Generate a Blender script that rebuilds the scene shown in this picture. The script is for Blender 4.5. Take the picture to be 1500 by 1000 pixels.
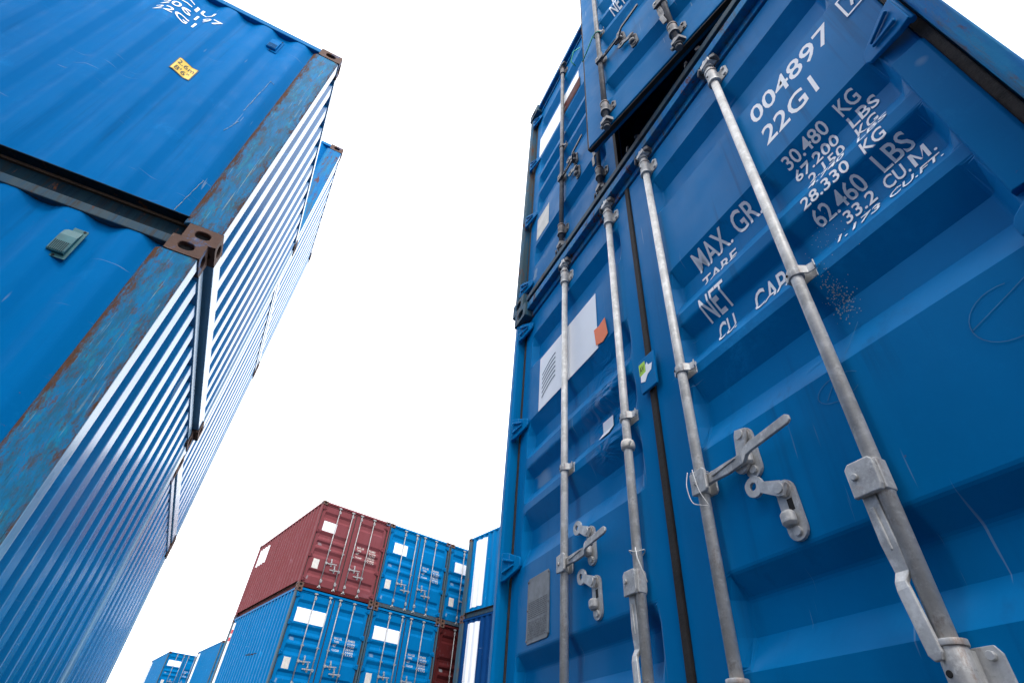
import bpy, bmesh, math, random
from mathutils import Vector, Matrix
random.seed(7)
for o in list(bpy.data.objects): bpy.data.objects.remove(o)
SC = bpy.context.scene; COL = SC.collection
R = math.radians
# ------------------------------------------------------------------ camera
CAMZ = 0.79
def cam_axes(yaw, pitch, roll):
    F = Vector((math.cos(pitch)*math.sin(yaw), math.cos(pitch)*math.cos(yaw), math.sin(pitch)))
    r = Vector((math.cos(yaw), -math.sin(yaw), 0)); u = r.cross(F)
    c, s = math.cos(roll), math.sin(roll)
    return c*r+s*u, -s*r+c*u, F
cr, cu, cf = cam_axes(R(-68.397), R(40.953), R(4.977))
cd = bpy.data.cameras.new('camera'); cam = bpy.data.objects.new('camera', cd); COL.objects.link(cam)
cam.matrix_world = Matrix(((cr.x, cu.x, -cf.x, 0), (cr.y, cu.y, -cf.y, 0), (cr.z, cu.z, -cf.z, CAMZ), (0, 0, 0, 1)))
cd.sensor_width = 36; cd.lens = 783.08/1500*36; cd.clip_start = 0.02; cd.clip_end = 5000
SC.camera = cam
SC.render.resolution_x = 1024; SC.render.resolution_y = 682
# ------------------------------------------------------------------ light
SUN_EL, SUN_AZ = R(52), R(100)        # azimuth from +Y towards +X
w = bpy.data.worlds.new('World'); SC.world = w; w.use_nodes = True
nt = w.node_tree; nt.nodes.clear()
out = nt.nodes.new('ShaderNodeOutputWorld'); bg = nt.nodes.new('ShaderNodeBackground')
sky = nt.nodes.new('ShaderNodeTexSky'); sky.sky_type = 'NISHITA'; sky.sun_disc = False
sky.sun_elevation = SUN_EL; sky.sun_rotation = SUN_AZ; sky.air_density = 1.0; sky.dust_density = 4.0; sky.ozone_density = 1.0
tc = nt.nodes.new('ShaderNodeTexCoord')
nz = nt.nodes.new('ShaderNodeTexNoise'); nz.inputs['Scale'].default_value = 1.6; nz.inputs['Detail'].default_value = 6
rp = nt.nodes.new('ShaderNodeValToRGB')          # thick bright cloud layer with faint thinner streaks
rp.color_ramp.elements[0].position = 0.3; rp.color_ramp.elements[0].color = (9.4, 9.9, 10.8, 1)
rp.color_ramp.elements[1].position = 0.62; rp.color_ramp.elements[1].color = (12.6, 12.6, 12.7, 1)
mx = nt.nodes.new('ShaderNodeMixRGB'); mx.inputs[0].default_value = 0.88
nt.links.new(tc.outputs['Generated'], nz.inputs['Vector']); nt.links.new(nz.outputs['Fac'], rp.inputs[0])
nt.links.new(sky.outputs[0], mx.inputs[1]); nt.links.new(rp.outputs[0], mx.inputs[2])
nt.links.new(mx.outputs[0], bg.inputs[0]); bg.inputs[1].default_value = 0.15
nt.links.new(bg.outputs[0], out.inputs[0])
sd = bpy.data.lights.new('sun', 'SUN'); sd.energy = 1.0; sd.angle = R(14); sd.color = (1, .97, .93)
sun = bpy.data.objects.new('sun', sd); COL.objects.link(sun)
sun.rotation_euler = Vector((math.sin(SUN_AZ)*math.cos(SUN_EL), math.cos(SUN_AZ)*math.cos(SUN_EL), math.sin(SUN_EL))).to_track_quat('Z', 'Y').to_euler()
vs = SC.view_settings; vs.view_transform = 'Standard'; vs.look = 'None'; vs.gamma = 1; vs.use_curve_mapping = False
vs.exposure = 0.8
# ------------------------------------------------------------------ materials
def srgb(r, g, b):
    f = lambda c: (c/255/12.92 if c/255 <= .04045 else ((c/255+.055)/1.055)**2.4)
    return (f(r), f(g), f(b), 1)
class NT:
    def __init__(s, name):
        s.m = bpy.data.materials.new(name); s.m.use_nodes = True; s.t = s.m.node_tree; s.t.nodes.clear()
        s.o = s.n('ShaderNodeOutputMaterial'); s.p = s.n('ShaderNodeBsdfPrincipled'); s.l(s.p.outputs[0], s.o.inputs[0])
        s.tc = s.n('ShaderNodeTexCoord').outputs['Object']
    def n(s, t, **k):
        x = s.t.nodes.new(t)
        for a, b in k.items(): setattr(x, a, b)
        return x
    def l(s, a, b): s.t.links.new(a, b)
    def vec(s, scale=(1, 1, 1), loc=(0, 0, 0), rot=(0, 0, 0)):
        m = s.n('ShaderNodeMapping'); m.inputs['Scale'].default_value = scale; m.inputs['Location'].default_value = loc; m.inputs['Rotation'].default_value = rot
        s.l(s.tc, m.inputs[0]); return m.outputs[0]
    def noise(s, scale, detail=4, rough=.55, v=None, dist=0):
        x = s.n('ShaderNodeTexNoise'); x.inputs['Scale'].default_value = scale; x.inputs['Detail'].default_value = detail
        x.inputs['Roughness'].default_value = rough; x.inputs['Distortion'].default_value = dist
        s.l(v or s.tc, x.inputs['Vector']); return x.outputs['Fac']
    def ramp(s, src, a, b, ca=0, cb=1):
        x = s.n('ShaderNodeMapRange'); x.inputs[1].default_value = a; x.inputs[2].default_value = b
        x.inputs[3].default_value = ca; x.inputs[4].default_value = cb; s.l(src, x.inputs[0]); return x.outputs[0]
    def mul(s, a, b, op='MULTIPLY'):
        x = s.n('ShaderNodeMath', operation=op); x.use_clamp = op != 'SUBTRACT' or True
        for i, q in enumerate((a, b)):
            if isinstance(q, (int, float)): x.inputs[i].default_value = q
            else: s.l(q, x.inputs[i])
        return x.outputs[0]
    def mix(s, fac, a, b):
        x = s.n('ShaderNodeMixRGB')
        for i, q in enumerate((fac, a, b)):
            if isinstance(q, (int, float)): x.inputs[i].default_value = q
            elif isinstance(q, tuple): x.inputs[i].default_value = q
            else: s.l(q, x.inputs[i])
        return x.outputs[0]
    def bump(s, h, strength, dist):
        x = s.n('ShaderNodeBump'); x.inputs['Strength'].default_value = strength; x.inputs['Distance'].default_value = dist
        s.l(h, x.inputs['Height'])
        if getattr(s, 'last', None): s.l(s.last, x.inputs['Normal'])
        s.last = x.outputs[0]; s.l(x.outputs[0], s.p.inputs['Normal'])
    def fin(s, col, rough, metal=0):
        for nm, q in (('Base Color', col), ('Roughness', rough), ('Metallic', metal)):
            if isinstance(q, (int, float, tuple)): s.p.inputs[nm].default_value = q
            else: s.l(q, s.p.inputs[nm])
        return s.m
RUST = (.085, .028, .012, 1); RUST2 = (.19, .075, .03, 1)
def paint(name, col, fade=.25, rust=.5, rough=.38, dent=1.0, scratch=.5, streak=.5, coat=0, ior=1.09, crumple=None):
    s = NT(name); s.p.inputs['IOR'].default_value = ior
    s.p.inputs['Specular Tint'].default_value = tuple(min(1, .25+1.6*c) for c in col[:3])+(1,)
    if coat: s.p.inputs['Coat Weight'].default_value = coat; s.p.inputs['Coat Roughness'].default_value = .22; s.p.inputs['Coat IOR'].default_value = 1.6
    light = tuple(min(1, c*1.2+k) for c, k in zip(col[:3], (.001, .012, .02)))+(1,); dark = tuple(c*.72 for c in col[:3])+(1,)
    c = s.mix(s.ramp(s.noise(1.3, 5), .35, .7, 0, fade*1.6), col, light)
    c = s.mix(s.ramp(s.noise(3.1, 6, .65, s.vec((1, 1, .35))), .45, .75, 0, .45*streak), c, dark)
    c = s.mix(s.mul(s.ramp(s.noise(2.3, 9, .78, None, .4), .56, .66), s.ramp(s.noise(.9, 3), .45, .6)), c, tuple(min(1, q*1.25+k) for q, k in zip(col[:3], (.006, .030, .04)))+(1,))
    run = s.mul(s.ramp(s.noise(1.0, 4, .6, s.vec((22, 22, .7), (2, 6, 1))), .56, .70), s.ramp(s.noise(1.4, 4), .42, .62))
    c = s.mix(s.mul(run, .5*streak+.12), c, tuple(q*.45+.006 for q in col[:3])+(1,))
    # chalky fine speckle
    c = s.mix(s.ramp(s.noise(60, 3, .7), .55, .8, 0, .18), c, light)
    # long thin scratches, two directions
    for rot, sc in (((.5, .3, .2), (3, 3, 90)), ((1.1, .2, .9), (80, 4, 3)), ((.1, 1.3, .4), (4, 70, 4))):
        n1 = s.noise(1.0, 2, .5, s.vec(sc, (3.1, 1.7, .3), rot)); m1 = s.noise(1.7, 3, .5, s.vec((1, 1, 1), (7*sc[0], 2, 1)))
        f = s.mul(s.ramp(n1, .70, .74), s.ramp(m1, .56, .64)); c = s.mix(s.mul(f, scratch), c, (.36, .43, .46, 1))
    # rust spots
    rn = s.noise(7, 8, .72); rm = s.noise(1.1, 3)
    rf = s.mul(s.ramp(rn, .69-.05*rust, .73-.05*rust), s.ramp(rm, .5, .64)); rf = s.mul(rf, min(1, rust*1.6))
    rf2 = s.mul(s.ramp(s.noise(38, 4, .7), .72, .76), min(1, rust))
    rc = s.mix(s.noise(20, 4), RUST, RUST2)
    c = s.mix(rf, c, rc); c = s.mix(rf2, c, rc)
    rr = s.ramp(s.noise(9, 5), .3, .7, rough-.06, rough+.12)
    rr = s.mix(rf, rr, (.85, .85, .85, 1))
    if crumple:
        d = s.n('ShaderNodeVectorMath', operation='DISTANCE'); d.inputs[1].default_value = crumple[:3]
        s.l(s.vec((1, 1, .62)), d.inputs[0])
        s.bump(s.mul(s.ramp(d.outputs['Value'], crumple[3], crumple[3]*.25), s.noise(7, 3, .5, s.vec((1, 1, 1.6), (2, 1, 4), (0, .7, 0)), 1.2)), 1.0, .055)
    s.bump(s.noise(1.9, 2, .4), .35*dent, .02); s.bump(s.noise(140, 2), .12, .0006)
    return s.fin(c, rr)
def worn(name, base, teal, grey, amount=.5):
    s = NT(name)
    v = s.vec((9, 9, .8)); s.p.inputs['IOR'].default_value = 1.12
    c = s.mix(s.ramp(s.noise(2.2, 7, .7, v, .6), .42, .56), base, teal)
    c = s.mix(s.ramp(s.noise(2.6, 8, .75, s.vec((8, 8, .7), (3, 5, 1)), .3), .5, .6, 0, .9), c, grey)
    c = s.mix(s.ramp(s.noise(1.0, 4, .6, s.vec((60, 60, 1.6), (1, 2, 3))), .64, .7, 0, .35), c, tuple(min(1, q*1.6+.03) for q in base[:3])+(1,))
    rf = s.ramp(s.noise(3.4, 10, .78, s.vec((3.2, 3.2, 1.0), (8, 1, 4)), .4), .60-.1*amount, .68-.1*amount)
    rc = s.mix(s.noise(24, 6, .7), RUST, RUST2)
    c = s.mix(rf, c, rc)
    s.bump(s.noise(14, 8, .7, s.vec((2, 2, .8))), .5, .003); s.bump(s.noise(2.5, 2), .3, .012)
    return s.fin(c, s.mix(rf, (.5, .5, .5, 1), (.85, .85, .85, 1)))
def scraped(name):
    s = NT(name); s.p.inputs['IOR'].default_value = 1.3
    s.p.inputs['IOR'].default_value = 1.12
    c = s.mix(s.ramp(s.noise(2.0, 12, .8, s.vec((9, 9, 2.2))), .42, .58), (.004, .165, .38, 1), (.018, .11, .20, 1))
    c = s.mix(s.ramp(s.noise(2.0, 13, .85, s.vec((10, 10, 2.0), (3, 5, 1))), .53, .59, 0, .8), c, (.010, .21, .33, 1))
    c = s.mix(s.ramp(s.noise(2.6, 13, .86, s.vec((8, 8, 2.4), (9, 2, 4))), .52, .60, 0, .85), c, (.060, .062, .060, 1))
    c = s.mix(s.ramp(s.noise(3.2, 13, .88, s.vec((8, 8, 2.6), (1, 7, 2))), .535, .60, 0, .9), c, (.11, .055, .034, 1))
    for rot, lc, th in (((.05, 0, 0), (1, 2, 3), .66), ((-.09, 0, 0), (5, 1, 2), .68), ((.16, .0, 0), (2, 7, 5), .69)):
        n1 = s.noise(1.0, 2, .5, s.vec((70, 90, 2.2), lc, rot)); m1 = s.noise(2.3, 4, .6, s.vec((1, 1, 1), lc))
        c = s.mix(s.mul(s.ramp(n1, th, th+.04), s.ramp(m1, .46, .56)), c, (.20, .29, .31, 1))
        n2 = s.noise(1.0, 2, .5, s.vec((60, 80, 1.8), (lc[1], lc[2], 9), rot))
        c = s.mix(s.mul(s.ramp(n2, th, th+.05), s.ramp(m1, .5, .42)), c, (.012, .03, .045, 1))
    sep = s.n('ShaderNodeSeparateXYZ'); s.l(s.tc, sep.inputs[0]); y = sep.outputs[1]
    edge = s.mul(s.ramp(y, L_-.140, L_-.205, 0, .15), s.ramp(y, L_-.065, L_-.000, 0, .13), 'ADD')
    nn = s.mul(s.noise(9.0, 14, .9, s.vec((2.4, 2.4, .7), (8, 1, 4))), edge, 'ADD')
    rf = s.ramp(nn, .575, .64); rc = s.mix(s.noise(24, 8, .8), (.045, .022, .015, 1), (.14, .075, .048, 1))
    c = s.mix(rf, c, rc)
    s.bump(s.noise(16, 8, .7, s.vec((2, 2, .8))), .5, .003); s.bump(s.noise(2.5, 2), .3, .012)
    return s.fin(c, s.mix(rf, (.5, .5, .5, 1), (.85, .85, .85, 1)))
L_ = 6.058
def rusty(name, a=.5, blue=(.02, .12, .3, 1)):
    s = NT(name)
    c = s.mix(s.noise(9, 8, .7), (.04, .020, .015, 1), (.14, .068, .045, 1))
    c = s.mix(s.ramp(s.noise(4, 6, .7), .5+.12*a, .6+.12*a), c, blue)
    c = s.mix(s.ramp(s.noise(30, 4, .7), .6, .7, 0, .5), c, (.30, .22, .17, 1))
    s.bump(s.noise(45, 6, .7), .6, .003)
    return s.fin(c, .82)
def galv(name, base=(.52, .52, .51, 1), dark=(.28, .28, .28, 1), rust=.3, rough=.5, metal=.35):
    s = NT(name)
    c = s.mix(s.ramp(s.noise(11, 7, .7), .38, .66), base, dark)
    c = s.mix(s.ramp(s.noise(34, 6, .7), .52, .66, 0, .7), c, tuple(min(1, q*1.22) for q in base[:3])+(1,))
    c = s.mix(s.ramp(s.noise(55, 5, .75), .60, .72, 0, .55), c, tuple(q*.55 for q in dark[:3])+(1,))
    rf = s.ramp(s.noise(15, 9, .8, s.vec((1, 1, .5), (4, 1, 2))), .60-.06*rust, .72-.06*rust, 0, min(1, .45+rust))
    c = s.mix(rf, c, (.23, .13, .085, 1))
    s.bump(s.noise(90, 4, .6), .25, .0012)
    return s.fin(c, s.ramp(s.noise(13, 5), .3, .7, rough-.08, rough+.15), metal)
def plain(name, col, rough=.6, var=.25, sc=12, bump=.1, metal=0, dirt=.3, bd=.001):
    s = NT(name)
    d = tuple(c*(1-var) for c in col[:3])+(1,)
    c = s.mix(s.ramp(s.noise(sc, 6, .65), .35, .7), col, d)
    c = s.mix(s.ramp(s.noise(sc*3, 5, .7), .64, .72, 0, dirt), c, tuple(q*.45 for q in col[:3])+(1,))
    s.bump(s.noise(sc*6, 3), bump, bd)
    return s.fin(c, rough, metal)
BLUE = (.0002, .130, .37, 1); DEEP = (.0002, .150, .385, 1)
M = {}
M['blue'] = paint('blue_paint', BLUE, rust=.3, fade=.14, rough=.46, scratch=.4, dent=.6)
M['deep'] = paint('deep_blue_paint', DEEP, rust=.5, fade=.22, rough=.38, dent=1.0, scratch=.3, ior=1.15, streak=1.0, crumple=(-.30, .07, 1.36*.62, .20))
M['doorblue'] = paint('mid_blue_paint', (.001, .128, .33, 1), rust=.4, fade=.15, rough=.4, scratch=.4)
M['gloss'] = paint('gloss_blue_paint', (.0005, .155, .38, 1), rust=.2, fade=.25, rough=.2, dent=.35, scratch=.4, coat=1.0)
M['navy'] = paint('navy_paint', (.004, .035, .13, 1), rust=.3, fade=.2, rough=.45)  # blue paint with shade put into its colour
M['red'] = paint('oxide_red_paint', (.165, .045, .050, 1), rust=.35, fade=.25, rough=.5, scratch=.3)
M['maroon'] = paint('dark_maroon_paint', (.070, .012, .012, 1), rust=.3, fade=.15, rough=.5)
M['worn_old'] = worn('worn_post_paint', (.008, .085, .20, 1), (.008, .16, .26, 1), (.055, .065, .068, 1), .55)
M['worn'] = scraped('scraped_post_paint')
M['worn_end'] = paint('chalky_gloss_post', (.10, .24, .38, 1), rust=.5, fade=.5, rough=.25, scratch=.9, coat=1.0)  # scratched, rusty paint, paled to hold the grazing sky sheen in its colour
M['worn_light'] = worn('chipped_blue_paint', (.004, .13, .36, 1), (.008, .18, .38, 1), (.05, .12, .19, 1), .55)
M['rust'] = rusty('rusty_casting', .6)
M['castblue'] = worn('casting_blue_grey', (.02, .09, .16, 1), (.05, .09, .11, 1), (.08, .07, .06, 1), .4)
M['grime'] = worn('grimy_rail', (.03, .07, .11, 1), (.05, .08, .10, 1), (.05, .05, .05, 1), .25)
M['railshade'] = worn('grimy_bottom_rail', (.006, .02, .035, 1), (.01, .03, .045, 1), (.02, .02, .02, 1), .2)  # worn rail tones darkened so the recess shade sits in the colour
M['galv'] = galv('galvanised_steel')
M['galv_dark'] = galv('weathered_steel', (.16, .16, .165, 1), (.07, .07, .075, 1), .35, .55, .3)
M['rod_light'] = galv('pale_galvanised_rod', (.62, .61, .59, 1), (.38, .375, .36, 1), .35, .5, .10)
M['gasket'] = plain('door_gasket_rubber', (.022, .017, .015, 1), .85, .5, 16, .5, bd=.004)
M['seal_rust'] = plain('seal_strip_grit', (.05, .038, .032, 1), .9, .7, 40, .8, bd=.004)
M['dark'] = plain('dark_cavity_steel', (.012, .012, .013, 1), .9, .4)
M['white'] = plain('white_lettering', (.88, .90, .92, 1), .5, .10, 14, .05, dirt=.3)
M['placard'] = plain('white_placard_film', (.80, .82, .86, 1), .45, .06, 3, .05, dirt=.05)
M['cream'] = plain('faded_cream_film', (.60, .57, .52, 1), .6, .25, 14, .1)
M['yellow'] = plain('yellow_film', (.80, .52, .03, 1), .5, .15, 9, .05)
M['orange'] = plain('orange_film', (.85, .17, .04, 1), .5, .08, 6, .05)
M['black'] = plain('black_print', (.01, .01, .012, 1), .5, .2)
M['navyprint'] = plain('navy_print', (.02, .05, .11, 1), .5, .2)
M['redprint'] = plain('red_print', (.55, .03, .04, 1), .5, .2)
M['plate'] = plain('aluminium_data_plate', (.20, .21, .22, 1), .5, .35, 30, .2, metal=.3)
M['platetext'] = plain('etched_text', (.07, .075, .08, 1), .6, .3)
M['lime'] = plain('lime_film', (.42, .72, .05, 1), .5, .1)
M['teal'] = plain('teal_plastic', (.018, .135, .16, 1), .5, .4, 9, .1)
M['chalk'] = plain('chalk_scribble', (.02, .19, .42, 1), .8, .4, 30)
M['scratch'] = plain('bare_scratch', (.32, .40, .42, 1), .6, .5, 40)
M['string'] = plain('white_cord', (.62, .62, .60, 1), .8, .2)
M['green'] = plain('green_cord', (.03, .42, .28, 1), .6, .2)
M['wood'] = plain('container_floor_wood', (.10, .06, .035, 1), .8, .4)
M['concrete'] = plain('concrete', (.30, .29, .27, 1), .85, .3, 3, .4, bd=.004)
M['ground'] = plain('yard_asphalt', (.05, .049, .047, 1), .9, .35, 1.5, .5, bd=.01)
# ------------------------------------------------------------------ mesh helpers
CACHE = {}
def link(name, me, parent=None, bevel=0, seg=2, loc=None, angle=35):
    o = bpy.data.objects.new(name, me); COL.objects.link(o)
    if parent is not None: o.parent = parent
    if loc: o.location = loc
    if bevel:
        b = o.modifiers.new('bevel', 'BEVEL'); b.width = bevel; b.segments = seg; b.limit_method = 'ANGLE'; b.angle_limit = R(angle); b.use_clamp_overlap = True
    return o
def part(name, key, fn, mats, parent, bevel=0, smooth=False, **k):
    """mesh built once per key; fn(bm) fills it; mats = tuple of material keys"""
    key = (name, key, mats)
    if key not in CACHE:
        bm = bmesh.new(); fn(bm)
        bmesh.ops.recalc_face_normals(bm, faces=bm.faces)
        me = bpy.data.meshes.new(name); bm.to_mesh(me); bm.free()
        for m in mats: me.materials.append(M[m])
        if smooth:
            for p in me.polygons: p.use_smooth = True
        CACHE[key] = me
    return link(name, CACHE[key], parent, bevel, **k)
def box(bm, x0, x1, y0, y1, z0, z1, mi=0, mat=None):
    v = [bm.verts.new(p) for p in ((x0,y0,z0),(x1,y0,z0),(x1,y1,z0),(x0,y1,z0),(x0,y0,z1),(x1,y0,z1),(x1,y1,z1),(x0,y1,z1))]
    if mat is not None:
        for q in v: q.co = mat @ q.co
    for f in ((0,3,2,1),(4,5,6,7),(0,1,5,4),(1,2,6,5),(2,3,7,6),(3,0,4,7)):
        bm.faces.new([v[i] for i in f]).material_index = mi
    return v
def prism(bm, pts, f0, f1, mi=0):
    """pts 2-D polygon; f0,f1: functions mapping (a,b) to the two end positions"""
    a = [bm.verts.new(f0(*p)) for p in pts]; b = [bm.verts.new(f1(*p)) for p in pts]; n = len(pts)
    bm.faces.new(a).material_index = mi; bm.faces.new(b[::-1]).material_index = mi
    for i in range(n): bm.faces.new((a[i], a[(i+1) % n], b[(i+1) % n], b[i])).material_index = mi
def tube(bm, path, r, seg=14, mi=0, caps=True):
    path = [Vector(p) for p in path]; rr = r if isinstance(r, (list, tuple)) else [r]*len(path); rings = []
    up = None
    for i, p in enumerate(path):
        d = (path[min(i+1, len(path)-1)]-path[max(i-1, 0)]).normalized()
        if up is None: up = Vector((0, 0, 1)) if abs(d.z) < .9 else Vector((1, 0, 0))
        u = (up-d*up.dot(d)).normalized(); up = u; v = d.cross(u)
        rings.append([bm.verts.new(p+(u*math.cos(t)+v*math.sin(t))*rr[i]) for t in [2*math.pi*k/seg for k in range(seg)]])
    for a, b in zip(rings, rings[1:]):
        for k in range(seg):
            f = bm.faces.new((a[k], a[(k+1) % seg], b[(k+1) % seg], b[k])); f.material_index = mi; f.smooth = True
    if caps:
        bm.faces.new(rings[0][::-1]).material_index = mi; bm.faces.new(rings[-1]).material_index = mi
def bar(bm, path, wds, ths, wdir=Vector((0, 0, 1)), mi=0):
    """flat bar of varying width/thickness along a path; wdir: width direction (or list)"""
    path = [Vector(p) for p in path]; rings = []
    for i, p in enumerate(path):
        d = (path[min(i+1, len(path)-1)]-path[max(i-1, 0)]).normalized()
        wd = wdir[i] if isinstance(wdir, list) else wdir
        wv = (wd-d*wd.dot(d)).normalized(); tv = d.cross(wv); a, b = wds[i]/2, ths[i]/2
        rings.append([bm.verts.new(p+wv*sx*a+tv*sy*b) for sx, sy in ((-1,-1),(1,-1),(1,1),(-1,1))])
    for a, b in zip(rings, rings[1:]):
        for k in range(4): bm.faces.new((a[k], a[(k+1) % 4], b[(k+1) % 4], b[k])).material_index = mi
    bm.faces.new(rings[0][::-1]).material_index = mi; bm.faces.new(rings[-1]).material_index = mi
def holed(bm, o, U, V, N, w, h, hw, hh, hc=(0, 0), depth=.03, mi=0, mh=1, n=28):
    """rectangle w x h centred at o, with a stadium hole sunk into it along -N"""
    U, V, N, o = Vector(U), Vector(V), Vector(N), Vector(o); outer = []; inner = []
    for k in range(n):
        t = 2*math.pi*(k+.5)/n; c, s = math.cos(t), math.sin(t)
        m = max(abs(c)/(w/2), abs(s)/(h/2)); outer.append(bm.verts.new(o+U*(c/m)+V*(s/m)))
        e = 2.6; q = (abs(c/(hw/2))**e+abs(s/(hh/2))**e)**(-1/e); inner.append(bm.verts.new(o+U*(c*q+hc[0])+V*(s*q+hc[1])))
    for k in range(n): bm.faces.new((outer[k], outer[(k+1) % n], inner[(k+1) % n], inner[k])).material_index = mi
    deep = [bm.verts.new(v.co-N*depth) for v in inner]
    for k in range(n): bm.faces.new((inner[k], inner[(k+1) % n], deep[(k+1) % n], deep[k])).material_index = mi
    bm.faces.new(deep).material_index = mh
def casting(sx, sy, sz):
    """corner casting whose outer corner is at the local origin; extends inwards by signs"""
    wx, wy, wz = .162, .178, .118
    def fn(bm):
        c = Vector((-sx*wx/2, -sy*wy/2, -sz*wz/2))
        holed(bm, c+Vector((sx*wx/2, 0, 0)), (0,1,0), (0,0,1), (sx,0,0), wy, wz, .079, .054)
        holed(bm, c+Vector((0, sy*wy/2, 0)), (1,0,0), (0,0,1), (0,sy,0), wx, wz, .078, .062)
        holed(bm, c+Vector((0, 0, sz*wz/2)), (1,0,0), (0,1,0), (0,0,sz), wx, wy, .064, .124)
        for n_, u_, v_, a_, b_, d_ in (((-sx,0,0),(0,1,0),(0,0,1),wy,wz,wx),((0,-sy,0),(1,0,0),(0,0,1),wx,wz,wy),((0,0,-sz),(1,0,0),(0,1,0),wx,wy,wz)):
            n_ = Vector(n_); o_ = c+n_*d_/2
            bm.faces.new([bm.verts.new(o_+Vector(u_)*p*a_/2+Vector(v_)*q*b_/2) for p, q in ((-1,-1),(1,-1),(1,1),(-1,1))])
        bmesh.ops.remove_doubles(bm, verts=bm.verts, dist=.0002)
    return fn
W, H, L = 2.438, 2.591, 6.058
y0_ = 5.485-19*.278          # phase of the side corrugation
# door pressing profile: (z_out_top, z_in_top, z_in_bottom, z_out_bottom)
PROF = [(2.285, 2.217, 2.11, 2.045), (1.664, 1.587, 1.515, 1.442), (1.388, 1.335, 1.262, 1.197), (1.149, 1.07, .985, .904), (.556, .50, .42, .352)]
DEP = .040; DF = .060            # press depth; door face y
def dprof(z, zs=1.0):
    z = z/zs
    for a, b, c, d in PROF:
        if d < z < a:
            if z > b: return DEP*(a-z)/(a-b)
            if z > c: return DEP
            return DEP*(z-d)/(c-d)
    return 0.0
BREAKS = sorted(q for p in PROF for q in p)
def leaf(x0, x1, c0, c1, z0, z1, zs):
    def fn(bm):
        zz = [z0]+[b*zs for b in BREAKS]+[z1]; xs = [x0, c0, c0+.028, c1-.028, c1, x1]
        g = [[bm.verts.new((x, DF+(dprof(z, zs) if i in (2, 3) else 0), z)) for i, x in enumerate(xs)] for z in zz]
        for a, b in zip(g, g[1:]):
            for i in range(5): bm.faces.new((a[i], a[i+1], b[i+1], b[i]))
        rim = g[0]+[r[-1] for r in g[1:]]+g[-1][-2::-1]+[r[0] for r in g[-2:0:-1]]
        bk = [bm.verts.new((v.co.x, DF+.052, v.co.z)) for v in rim]; n = len(rim)
        for i in range(n): bm.faces.new((rim[i], rim[(i+1) % n], bk[(i+1) % n], bk[i]))
        bm.faces.new(bk)
    return fn
# ---- lettering draped on pressings
FONT_OBJ = {}
def glyphs(s, bold=0.0):
    if (s, bold) in FONT_OBJ: return FONT_OBJ[(s, bold)]
    c = bpy.data.curves.new('lettering', 'FONT'); c.body = s; c.offset = bold; c.resolution_u = 3
    o = bpy.data.objects.new('lettering', c); COL.objects.link(o)
    dg = bpy.context.evaluated_depsgraph_get(); me = bpy.data.meshes.new_from_object(o.evaluated_get(dg))
    bpy.data.objects.remove(o); bpy.data.curves.remove(c)
    vs_ = [tuple(v.co[:2]) for v in me.vertices]; fs = [tuple(p.vertices) for p in me.polygons]; bpy.data.meshes.remove(me)
    ax, bx = min(v[0] for v in vs_), max(v[0] for v in vs_); ay, by = min(v[1] for v in vs_), max(v[1] for v in vs_)
    FONT_OBJ[(s, bold)] = ([((v[0]-ax)/(bx-ax), (v[1]-ay)/(by-ay)) for v in vs_], fs); return FONT_OBJ[(s, bold)]
def lettering(rows, mapper, cuts=(), cutaxis=1, bold=.012, mi=0):
    """rows: (text, a0, b0, width, height); mapper(a,b)->3-D"""
    def fn(bm):
        for s, a0, b0, w_, h_ in rows:
            if s == '#':            # solid rectangle
                vs_ = [(0,0),(1,0),(1,1),(0,1)]; fs = [(0,1,2,3)]
            elif s == 'M':
                vs_ = [(0,0),(.2,0),(.2,1),(0,1),(.8,0),(1,0),(1,1),(.8,1),(.2,.70),(.44,.18),(.56,.18),(.8,.70)]
                fs = [(0,1,2,3),(4,5,6,7),(2,8,9,10),(2,10,11),(2,11,7)][:0]+[(0,1,8,2,3),(4,5,6,7,11),(2,8,9,10),(10,11,7)]
            else: vs_, fs = glyphs(s, bold)
            v = [bm.verts.new((a0+p[0]*w_, b0+p[1]*h_, 0)) for p in vs_]
            for f in fs:
                try: bm.faces.new([v[i] for i in f]).material_index = mi
                except ValueError: pass
        bmesh.ops.triangulate(bm, faces=bm.faces[:])
        for c in cuts:
            n = (0, 1, 0) if cutaxis == 1 else (1, 0, 0)
            bmesh.ops.bisect_plane(bm, geom=bm.verts[:]+bm.edges[:]+bm.faces[:], plane_co=(c*n[0], c*n[1], 0), plane_no=n)
        for q in bm.verts: q.co = mapper(q.co.x, q.co.y)
    return fn
def on_door(zs=1.0, off=.0034): return lambda a, b: Vector((a, DF+dprof(b, zs)-off, b))
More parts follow.
